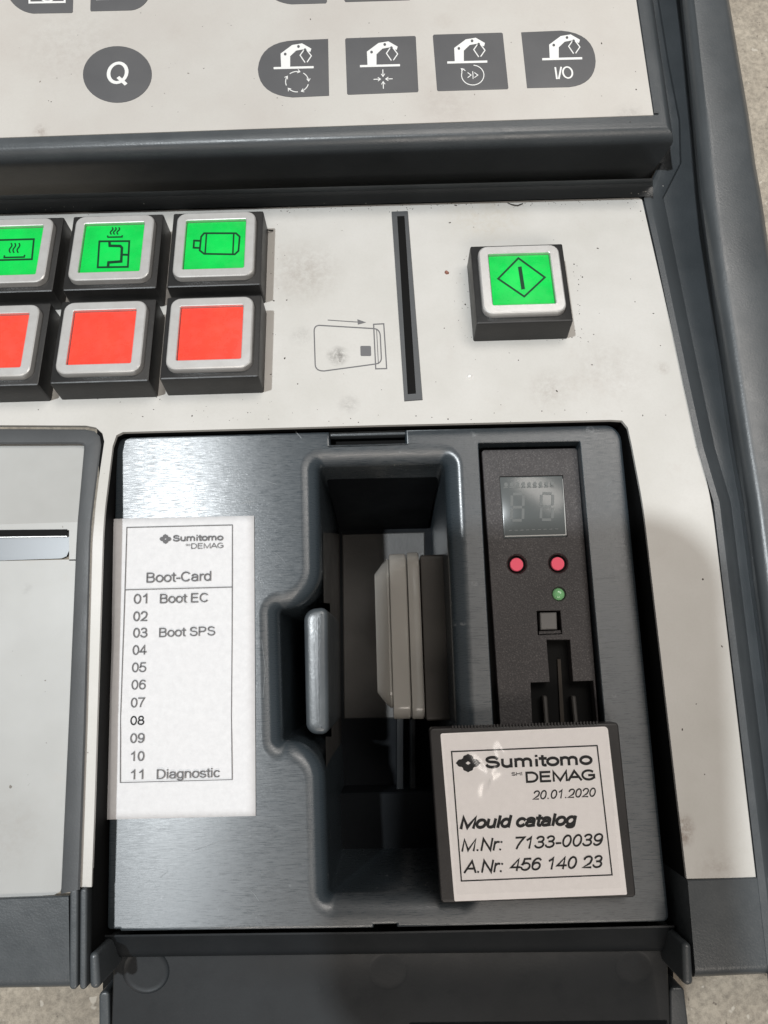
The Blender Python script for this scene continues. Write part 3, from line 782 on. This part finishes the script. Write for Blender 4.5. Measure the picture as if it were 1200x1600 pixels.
for x0, y0, x1, y1, w_ in ((462, 675, 471, 685, 1.1), (370, 750, 377, 757, .9), (398, 748, 432, 757, .5), (376, 787, 399, 783, 1.6), (384, 779, 391, 790, 1.0), (330, 722, 372, 738, .4), (300, 1330, 392, 1306, .7), (322, 1338, 368, 1326, .5), (345, 1318, 396, 1304, .5), (392, 1392, 404, 1407, .8), (409, 1000, 411, 1090, .5), (404, 900, 409, 918, .8), (428, 862, 446, 880, .4), (250, 1372, 262, 1362, .5), (432, 1290, 448, 1296, .4), (948, 760, 956, 752, .6), (930, 905, 968, 903, .35), (940, 985, 985, 990, .35)):
    sk.line([(x0, y0), ((x0 + x1) / 2 + (y1 - y0) * .05, (y0 + y1) / 2 - (x1 - x0) * .04), (x1, y1)], w_)
so2 = part(sk.mb, 'scratches', 'plate', con, 0)              # the scratches stay in the plate's own mesh
bm_ = bmesh.new(); bm_.from_mesh(plate.data); nf = len(bm_.faces); bm_.from_mesh(so2.data); bm_.faces.ensure_lookup_table()
for f_ in bm_.faces[nf:]: f_.material_index = 1
bpy.data.objects.remove(so2); bm_.to_mesh(plate.data); bm_.free(); plate.data.materials.append(plain('scratch', (.20, .215, .225), .6))
# upper latch recess
lr = MB(); P = zp(-5); lr.stack(P, quad2(P, [(505, 672), (645, 668), (645, 705), (505, 708)]), [(0, 0), (0, -1)]); part(lr, 'latch_recess', 'black', plate)
lr = MB(); P = zp(-1.2); lr.stack(P, quad2(P, [(514, 675), (636, 671.5), (636, 679), (514, 682)]), [(-.15, 0), (0, -.2), (0, -3)]); part(lr, 'latch', 'housing', plate)
# dark well below everything
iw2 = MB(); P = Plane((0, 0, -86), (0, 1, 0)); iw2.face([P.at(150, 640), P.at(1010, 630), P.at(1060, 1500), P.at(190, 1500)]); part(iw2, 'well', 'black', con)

# ---- card reader module in the plate --------------------------------
DM = Plane(DC.o - DC.n * 3.2, DC.ey)
mm = MB()
mo = rnd(quad2(DM, [(753.5, 704), (901, 701), (939, 1180), (786, 1184)]), .7, 4)
disp = quad2(DM, [(780, 744), (880, 742), (887, 839), (787, 842)])
slt = ccw([DM.at2(*p) for p in [(853.5, 999), (891, 999), (896, 1064), (927.5, 1063), (937, 1170), (833, 1172), (828.5, 1066), (858.5, 1065)]])
eb = quad2(DM, [(838, 954), (876, 953.5), (879, 991), (840, 993)])
def circ(u, v, r, n=24): c = DM.at2(u, v); return [c + Vector((math.cos(2 * math.pi * k / n), math.sin(2 * math.pi * k / n))) * r for k in range(n)]
leds = [circ(807.7, 881.5, 2.75), circ(872, 880.2, 2.75), circ(873.3, 928, 1.95)]
mm.tess(mo, [disp, slt, eb] + leds, lambda q: DM.to3(q, 0))
mm.stack(DM, mo, [(0, 0), (.15, -.12), (.2, -8)], top=False)
for lp_, d in [(disp, -1.0), (slt, -5), (eb, -2.5)] : mm.stack(DM, lp_, [(0, 0), (-.1, -.12), (-.12, d)], top=False)
for lp_ in leds: mm.stack(DM, lp_, [(0, 0), (-.35, -.5), (-.4, -2.5)], top=False)
mod = part(mm, 'card_reader', 'module', con, 30, 'dark brownish card reader module with grainy face')
hb_ = MB(); hb_.stack(DM, offset(mo, 1.5), [(0, -3.6), (0, -4)]); part(hb_, 'reader_back', 'black', mod)
dg = MB(); dg.stack(DM, disp, [(-.45, -.35), (-.15, -.5), (-.15, -.9)]); scr = part(dg, 'display', 'glass', mod)
sg = Ink(DM, -.33)
def seg7(x0, y0, x1, y1, sk):
    ym = (y0 + y1) / 2
    pts = {'a': ((x0, y0), (x1, y0)), 'g': ((x0 + sk / 2, ym), (x1 + sk / 2, ym)), 'd': ((x0 + sk, y1), (x1 + sk, y1)), 'f': ((x0, y0), (x0 + sk / 2, ym)), 'b': ((x1, y0), (x1 + sk / 2, ym)), 'e': ((x0 + sk / 2, ym), (x0 + sk, y1)), 'c': ((x1 + sk / 2, ym), (x1 + sk, y1))}
    for a, b in pts.values():
        A = Vector(a); B = Vector(b); sg.line([tuple(A.lerp(B, .1)), tuple(A.lerp(B, .9))], 4.2)
seg7(800, 772, 818, 813, -1); seg7(846, 771, 864, 812, -1)
part(sg.mb, 'digit', 'segment', mod, 0)
ed = Ink(DM, -.32); pns = Ink(DM, -.31)
ed.line([(789, 838), (884.5, 835.5), (879.5, 748)], 1.5)
for k in range(9):
    pns.dot((790.5 + k * 9.05, 757.3 - k * .25), 3.0, 3.6, 8); pns.line([(787 + k * 9.05, 762 - k * .25), (794 + k * 9.05, 761.6 - k * .25)], 1.6)
    pns.line([(795 + k * 9.0, 829 - k * .3), (800 + k * 9.0, 828.7 - k * .3)], 1.5)
part(ed.mb, 'glass_edge', 'edge', mod, 0); part(pns.mb, 'contact_row', 'segment', mod, 0)
for lp_ in leds:
    m = MB(); m.stack(DM, lp_, [(-.42, -1.0), (-.40, -2.2)]); part(m, 'indicator_socket', 'black', mod, 0)
def stub(lp_, mat, name, h, rd, lab=None):
    m = MB(); m.stack(DM, lp_, [(-rd * .9, h), (-rd * .6, h - .1), (-rd * .15, h - .4), (0, h - .7), (-.05, -1.2)]); return part(m, name, mat, mod, 40, lab)
stub(circ(807.7, 881.7, 1.78), 'pink', 'indicator_light', -.2, .12, 'left pink indicator light'); stub(circ(872, 880.4, 1.78), 'pink', 'indicator_light', -.2, .12, 'right pink indicator light')
stub(circ(873.2, 928.2, 1.6), 'greenled', 'indicator_light', .25, 1.2, 'small green indicator light')
m = MB(); m.stack(DM, quad2(DM, [(843.5, 957.5), (869, 957), (870, 983), (844.5, 983.7)], .2), [(-.25, .6), (0, .4), (0, -2.4)]); part(m, 'eject_button', plastic('eject_plastic', (.17, .165, .16), (.14, .137, .134), .6), mod)
m = MB(); m.stack(DM, quad2(DM, [(842, 985.5), (876, 984.5), (878, 990), (842, 991.5)], -.6), [(-.1, -.6), (0, -.7), (0, -2)]); part(m, 'button_lip', 'module', mod)
m = MB()
for a, b in (((851, 1087), (855, 1140)), ((896, 1087), (901, 1140))):
    m.stack(DM, rnd(quad2(DM, [(a[0] - 3, a[1]), (a[0] + 4, a[1]), (b[0] + 4, b[1]), (b[0] - 3, b[1])], -1.0), .5, 3), [(-.3, -1.0), (0, -1.3), (0, -3.4)])
part(m, 'guide_pin', 'pin', mod)
m = MB(); m.stack(DM, quad2(DM, [(871, 1030), (876, 1030), (882, 1130), (876, 1130)], -3), [(0, -3.0), (0, -3.4)]); part(m, 'contact_strip', plain('copper_strip', (.022, .016, .010), .5, .3), mod)

# ---- opened flap at the bottom ---------------------------------------
fm = MB()
ridge = [[], [], [], [], [], [], []]
for u, vt, vb in ((163, 1461, 1490), (400, 1458, 1487), (600, 1456, 1484.5), (850, 1451, 1482), (1054, 1446, 1480)):
    uu = lambda k: u + (u - 600) * k
    ridge[0].append(DF.at(u, vt - 2, -5)); ridge[1].append(DF.at(u, vt, 5.0)); ridge[2].append(DF.at(u, vt + 3, 5.2)); ridge[3].append(DF.at(u, vb - 5, 2.6))
    ridge[4].append(DF.at(u, vb, 2.2)); ridge[5].append(DF.at(u, vb + 5, 1.2)); ridge[6].append(DF.at(u, vb + 10, -6))
fm.grid(ridge)
for i in (0, -1):
    fm.face([r[i] for r in ridge])
body = quad2(DF, [(180, 1478), (1040, 1466), (1050, 1720), (172, 1724)])
hole_c = [DF.at2(228 + 37 * math.cos(a), 1517 + 36 * math.sin(a)) for a in [2 * math.pi * k / 40 for k in range(40)]]
h2 = [DF.at2(990 + 30 * math.cos(a), 1512 + 28 * math.sin(a)) for a in [2 * math.pi * k / 40 for k in range(40)]]
h3 = [DF.at2(606 + 32 * math.cos(a), 1518 + 30 * math.sin(a)) for a in [2 * math.pi * k / 40 for k in range(40)]]
fm.tess(body, [ccw(hole_c), ccw(h2), ccw(h3)], lambda q: DF.to3(q, 0))
for hc, dd in ((hole_c, .9), (h2, .22), (h3, .22)): fm.stack(DF, hc, [(0, 0), (-.25, -.20 * dd), (-.6, -.34 * dd), (-1.4, -.36 * dd)], top=False, bottom=True)
fm.stack(DF, body, [(0, 0), (.3, -.3), (.3, -4)], top=False)
# far ridge along the bottom edge of the photo
fm.stack(DF, quad2(DF, [(640, 1598), (1042, 1594), (1046, 1616), (640, 1620)]), [(-.6, .9), (0, 0)])
flap = part(fm, 'flap', 'flap', con, 35, 'dark hinged flap folded open at the bottom')
for q4, h in (([(139, 1490), (153, 1487), (157, 1545), (140, 1546)], 0.2), ([(1066, 1474), (1080, 1473), (1084, 1540), (1068, 1541)], .2)):
    hg = MB(); hg.stack(DL, rnd(offset(quad2(DL, q4), -1.0), [1.2] * 4), [(0, h)] + arc(1.0, h, 15, 90, 5) + [(1.0, -40)])
    part(hg, 'hinge_knuckle', 'housing', con)
for q4 in ([(149, 1556), (166, 1553), (170, 1760), (150, 1762)], [(1051, 1548), (1074, 1547), (1092, 1700), (1056, 1760)]):
    lg = MB(); lg.stack(DF, rnd(offset(quad2(DF, q4), -.6), .6), [(0, -2)] + arc(.6, -2, 15, 90, 3) + [(.6, -30)])
    part(lg, 'flap_lug', 'housing', flap)
bk = MB(); P = Plane((0, 0, -24), (0, 1, 0)); bk.stack(P, quad2(P, [(162, 1430), (1052, 1425), (1052, 1760), (158, 1760)]), [(0, 0), (0, -3)]); part(bk, 'flap_backing', 'black', flap)

# ================================================================== paper list on the plate
pc = thing('paper_card', DC.at(290, 1040, .3), 'white printed paper list lying on scratched grey plate beside the left gap', 'paper')
g = MB(); rws = []
def lerp(a, b, t): return a + (b - a) * t
NV = 36
LE = [(162.5, 811.5), (169, 900), (172, 1000), (168.5, 1120), (165, 1200), (161.7, 1281)]
FO = [(183, 810.5), (181, 900), (179, 965), (175, 1120), (174, 1200), (173, 1280.5)]
def interp(tab, t):
    x = t * (len(tab) - 1); i = min(int(x), len(tab) - 2); f = x - i
    return Vector(tab[i]).lerp(Vector(tab[i + 1]), f)
def wrin(u, v): return .10 * math.sin(v * .021 + u * .004) * math.sin(u * .013 + 1) + .16 * math.exp(-((v - 1128 + (u - 170) * .02) / 9) ** 2)
for j in range(NV + 1):
    t = j / NV; a = interp(LE, t); b = interp(FO, t); b.y = lerp(810.5, 1280.5, t); a.y = lerp(811.5, 1281, t); c = Vector((lerp(397, 399.5, t), lerp(805.7, 1275, t)))
    r = [DC.at(*a, -1.6), DC.at(*a.lerp(b, .5), -.5), DC.at(*a.lerp(b, .85), .2), DC.at(*b, .38)]
    for k in range(1, 15):
        p = b.lerp(c, k / 14); r.append(DC.at(p.x, p.y, .34 + wrin(p.x, p.y)))
    rws.append(r)
g.grid(rws)
sheet = part(g, 'sheet', 'paper', pc, 60)
so_ = sheet.modifiers.new('thickness', 'SOLIDIFY'); so_.thickness = .0001; so_.offset = -1
kk = Ink(DC, .62); kf_ = Ink(DC, .62)
kk.line([(198, 824), (363, 820), (362.5, 1000), (361.5, 1117), (362.7, 1218), (187.7, 1222.7), (188.3, 1117), (195, 921)], 1.2, True)
kk.line([(195.4, 921.3), (362.7, 917)], 1.2)
part(kk.mb, 'printed_frame', 'fadedink', pc, 0)
lg2 = Ink(DC, .62)
def diamond(ink, c, a, b, hole=.2):
    c = Vector(c); out = []
    for k in range(48):
        t = 2 * math.pi * k / 48; rr = 1 / (abs(math.cos(t)) ** .85 + abs(math.sin(t)) ** .85) ** (1 / .85)
        rr *= 1 - .30 * math.exp(-((abs(math.sin(2 * t)) - 1) / .12) ** 2) + .35 * abs(math.sin(2 * t)) 
        out.append((c.x + a * rr * math.cos(t), c.y + b * rr * math.sin(t)))
    ink.fill(out, [[(c.x + a * hole, c.y), (c.x, c.y + b * hole), (c.x - a * hole, c.y), (c.x, c.y - b * hole)]])
diamond(lg2, (258.3, 842), 9.5, 7.5)
lg2.text('Sumitomo', (270, 846), (348.8, 844.3), (270, 836), .2)
lg2.text('DEMAG', (298.5, 857.3), (348.8, 856), (298.4, 849), .12)
lg2.text('SHI', (290, 853), (297, 852.8), (290, 849.8), .16)
part(lg2.mb, 'logo', 'fadedink', pc, 0)
tx = Ink(DC, .62); tb = Ink(DC, .62)
tx.text('Boot-Card', (228.5, 910.3), (329.5, 907.3), (228.3, 894.7))
for body_, x0, x1, y in (('01', 208.5, 229.3, 943.5), ('02', 207.7, 230, 970.7), ('03', 207.5, 229.7, 996.5), ('04', 206.7, 229, 1023.5), ('05', 205.7, 228, 1050.7), ('06', 205, 227.3, 1077.8), ('07', 204, 226, 1105.7), ('09', 203, 225.3, 1161.3), ('10', 204, 225, 1189.5), ('11', 204, 223, 1218.3)):
    tx.text(body_, (x0, y), (x1, y - .6), (x0, y - 15.5), .125)
tx.text('Boot EC', (249.5, 942.5), (324.3, 940.5), (249.3, 928)); tx.text('Boot SPS', (248.3, 995.5), (336, 992.7), (248, 981))
tx.text('Diagnostic', (244.5, 1217.3), (342.8, 1214.5), (244.3, 1202))
part(tx.mb, 'printed_text', 'fadedink', pc, 0)
tb.text('08', (203.3, 1133.3), (225.3, 1132.7), (203.3, 1118.7), .15); part(tb.mb, 'printed_number', 'ink', pc, 0, 'darker printed number 08')

# ================================================================== memory card with label
DX = Plane(DC.o + DC.n * 5.0, tilt(-.4))
mc = thing('memory_card', DX.at(830, 1270, 0), 'black memory card with white printed label pushed into card reader', 'memory card')
m = MB(); q4 = quad2(DX, [(671, 1138), (966, 1129), (994, 1402), (689, 1411)])
m.stack(DX, rnd(offset(q4, -.4), .5, 4), [(0, 0)] + arc(.4, 0, 15, 90, 4) + [(.4, -4.6)], bottom=True)
for k in range(46):                          # ribbed grip along the top edge
    u = 706 + k * 5; v = 1135.5 - (k * 5) * .0305
    m.stack(DX, quad2(DX, [(u, v - 2), (u + 2.4, v - 2.1), (u + 2.5, v + 3), (u + .1, v + 3.1)]), [(-.03, .3), (0, 0)])
part(m, 'shell', plastic('card_plastic', (.030, .028, .028), (.022, .021, .021), .45, .3, 2), mc)
m = MB(); lq = quad2(DX, [(688, 1146), (949, 1135), (979.5, 1397.5), (710, 1408)])
m.stack(DX, rnd(lq, [.3, .3, .9, .5], 4), [(0, .20), (.02, .02)]); part(m, 'label_sheet', 'label', mc, 20)
k = Ink(DX, .25)
k.line([(705.6, 1174.4), (933, 1165), (956.4, 1367), (721, 1376.6)], 2.1, True); part(k.mb, 'label_frame', 'ink', mc, 0)
k = Ink(DX, .25); diamond(k, (731.4, 1192.3), 19.5, 14.5)
k.text('Sumitomo', (759, 1201.3), (926.6, 1195.2), (758, 1181.5), .225)
k.text('DEMAG', (822, 1223.5), (930.6, 1219.3), (820.5, 1205.8), .2); k.text('SHI', (799.5, 1212.3), (816, 1211.6), (799, 1206.8), .18)
part(k.mb, 'logo', 'ink', mc, 0)
k = Ink(DX, .25)
k.text('20.01.2020', (832, 1250), (932, 1245), (831, 1235.3), .15, .22)
k.text('Mould catalog', (718.3, 1296.5), (902.6, 1290), (717, 1275.5), .235, .22)
k.text('M.Nr:', (721, 1331.2), (786, 1329), (719.5, 1310.5), .155, .22); k.text('7133-0039', (806, 1327.5), (944, 1321.4), (805, 1307.5), .155, .22)
k.text('A.Nr:', (724.5, 1365), (787, 1363), (723, 1344.5), .155, .22); k.text('456 140 23', (797.5, 1361.8), (943, 1356), (796.5, 1341.5), .155, .22)
part(k.mb, 'printed_text', 'ink', mc, 0)

fm_, nt_, b_ = nodes('clear_film'); nt_.nodes.remove(b_)
tr = N(nt_, 'ShaderNodeBsdfTransparent'); gl = N(nt_, 'ShaderNodeBsdfGlossy'); gl.inputs['Roughness'].default_value = .20; mx = N(nt_, 'ShaderNodeMixShader'); fz = N(nt_, 'ShaderNodeFresnel'); fz.inputs[0].default_value = 1.55
for a, b in ((fz.outputs[0], mx.inputs[0]), (tr.outputs[0], mx.inputs[1]), (gl.outputs[0], mx.inputs[2]), (mx.outputs[0], nt_.nodes['Material Output'].inputs[0])): nt_.links.new(a, b)
m = MB(); rws = []
for j in range(81):
    r = []
    for i in range(81):
        u = lerp(692, 948, i / 80) + j * .275; v = lerp(1148, 1398, j / 80) - i * .135
        g_ = math.exp(-((u - 765) / 34) ** 2 - ((v - 1195) / 55) ** 2)
        r.append(DX.at(u, v, .36 + g_ * (.8 * abs(math.sin(u * .075 + math.sin(v * .045) * 1.1)) + .42 * math.sin(v * .085 + math.sin(u * .09) * 1.6) + .3) + .05 * math.sin(u * .03 + v * .05)))
    rws.append(r)
m.grid(rws); part(m, 'clear_film', fm_, mc, 80)

# ================================================================== dirt lying on the decks
dirt = MB()
def crumb(mb, p, n, r, fl=.5):
    a = random.random() * 6.28; ex = Vector((math.cos(a), math.sin(a), 0)); ey = Vector((-math.sin(a), math.cos(a), 0))
    k = random.choice((5, 6, 7)); st_ = random.uniform(1, 1.9)
    base = [p + ex * r * st_ * math.cos(2 * math.pi * i / k) * random.uniform(.7, 1.2) + ey * r * math.sin(2 * math.pi * i / k) * random.uniform(.7, 1.2) for i in range(k)]
    tp = [p + (b_ - p) * .55 + n * r * fl for b_ in base]
    mb.grid([base + [base[0]], tp + [tp[0]]]); mb.face(tp)
for px_, py_ in [(433, 153), (441, 165), (80, 159), (993, 112), (994, 140), (985, 190), (940, 68), (485, 30), (1004, 345), (985, 326), (703, 348), (706, 318), (712, 321), (727, 476), (896, 425), (904, 437), (910, 433), (897, 413), (934, 388), (919, 534), (870, 611), (810, 563), (925, 570), (448, 469), (445, 399), (465, 600), (596, 609), (740, 355), (650, 650), (700, 655), (560, 660), (1001, 330), (1032, 540), (1021, 490), (428, 470), (423, 585), (445, 560), (1098, 905), (1066, 1140), (1101, 1210), (1088, 1100), (1128, 1010), (60, 640), (300, 650), (420, 655), (240, 640)]:
    pl = DK if py_ < 200 else (DB if py_ < 790 else DL)
    crumb(dirt, pl.at(px_, py_, .2 if pl is DK else 0), pl.n, random.uniform(.10, .27))
for _ in range(150):
    u = random.uniform(0, 1050); v = random.choice((random.uniform(318, 330) - (u - 510) * .026, random.uniform(640, 664), random.gauss(480, 90), random.gauss(500, 100)))
    if u > 610 and 310 < v < 660 or v > 640 and u > 170 and v < 662: 
        if 610 < u < 662 or (725 < u < 900 and 370 < v < 530): continue
        if u > 1000 + (v - 310) * .2: continue
        if v < 316: continue
        crumb(dirt, DB.at(u, v), DB.n, random.uniform(.06, .17))
for _ in range(90):
    u = random.uniform(415, 1000); crumb(dirt, DB.at(u, 329 + (510 - u) * .026 + abs(random.gauss(0, 4)) - 6), DB.n, random.uniform(.05, .16))
for _ in range(70):
    u, v = random.choice(((random.uniform(720, 910), 530 + random.gauss(0, 5)), (905 + random.gauss(0, 5), random.uniform(390, 530)), (720 + random.gauss(0, 5), random.uniform(380, 520)), (random.uniform(420, 436), random.uniform(340, 615)), (random.uniform(90, 425), 619 + abs(random.gauss(0, 6)))))
    crumb(dirt, DB.at(u, v), DB.n, random.uniform(.05, .15))
for _ in range(40):
    crumb(dirt, DK.at(random.uniform(0, 960), random.uniform(20, 180), .21), DK.n, random.uniform(.05, .13))
tag(dirt.build('dust_specks', plain('dirt', (.06, .05, .042), .8), smooth=0), 'dark dust specks scattered over the pale decks', 'dust', kind='stuff')
lint = MB()
for _ in range(46):
    u = random.choice((random.uniform(20, 1010), random.gauss(1008, 9), random.gauss(70, 30))); v = 312 + (510 - u) * .026 + random.gauss(0, 6)
    crumb(lint, DB.at(u, v, .7), DB.n, random.uniform(.05, .16))
tag(lint.build('lint', plain('lint', (.55, .54, .51), .9), smooth=0), 'pale lint caught along the foot of the ridge', 'lint', kind='stuff')
c = MB(); crumb(c, DB.at(698, 426), DB.n, .62, .8); tag(c.build('crumb', plain('rust_crumb', (.25, .11, .08), .7), smooth=0, loc=DB.at(698, 426)), 'reddish brown crumb on pale deck between card slot and start button', 'crumb')
c = MB(); crumb(c, DB.at(733, 589), DB.n, .75, .6); tag(c.build('crumb', plain('white_crumb', (.75, .74, .72), .5), smooth=0, loc=DB.at(733, 589)), 'whitish flake on pale deck below the green start button', 'crumb')
def fibre(pts, r, label):
    m = MB(); rows_ = []
    for i, (u, v, h) in enumerate(pts):
        p = DB.at(u, v, h); rows_.append([p + Vector((0, math.cos(a) * r, math.sin(a) * r)) for a in (0, 2.1, 4.2, 6.283)])
    m.grid(rows_); tag(m.build('hair_fibre', 'ink', loc=DB.at(*pts[0])), label, 'fibre')
fibre([(412, 352, .6), (415, 357, 1.0), (420, 360, .8), (427, 360, .3)], .22, 'short black curved fibre beside the motor push button')
fibre([(793, 317, .2), (801, 320, .4), (809, 321, .4), (817, 318, .2)], .16, 'thin black hair near ridge above the start button')

# the photographer's phone, the lens of which takes this picture: it shades the right of the plate
zt = 194.0
def up(u, v):
    p = DL.at(u, v); return p + (LAMP - p) * (zt / LAMP.z)
PP = Plane((0, 0, zt), (0, 1, 0))
pl4 = [up(530, 808), up(1112, 798), up(1150, 1660), up(460, 1660)]
ph = thing('smartphone', (0, 0, zt), 'dark smartphone held above the console, casting shadow over the card reader', 'phone')
m = MB(); m.stack(PP, rnd(ccw([PP.to2(p) for p in pl4]), [13, 13, 17, 13], 8), [(-1.2, 9), (-.3, 8.4), (0, 7.2), (0, 1.8), (-.3, .6), (-1.2, 0)], bottom=True)
part(m, 'body', 'dark', ph)
for o in list(bpy.data.objects):
    if '_w' in o: del o['_w']
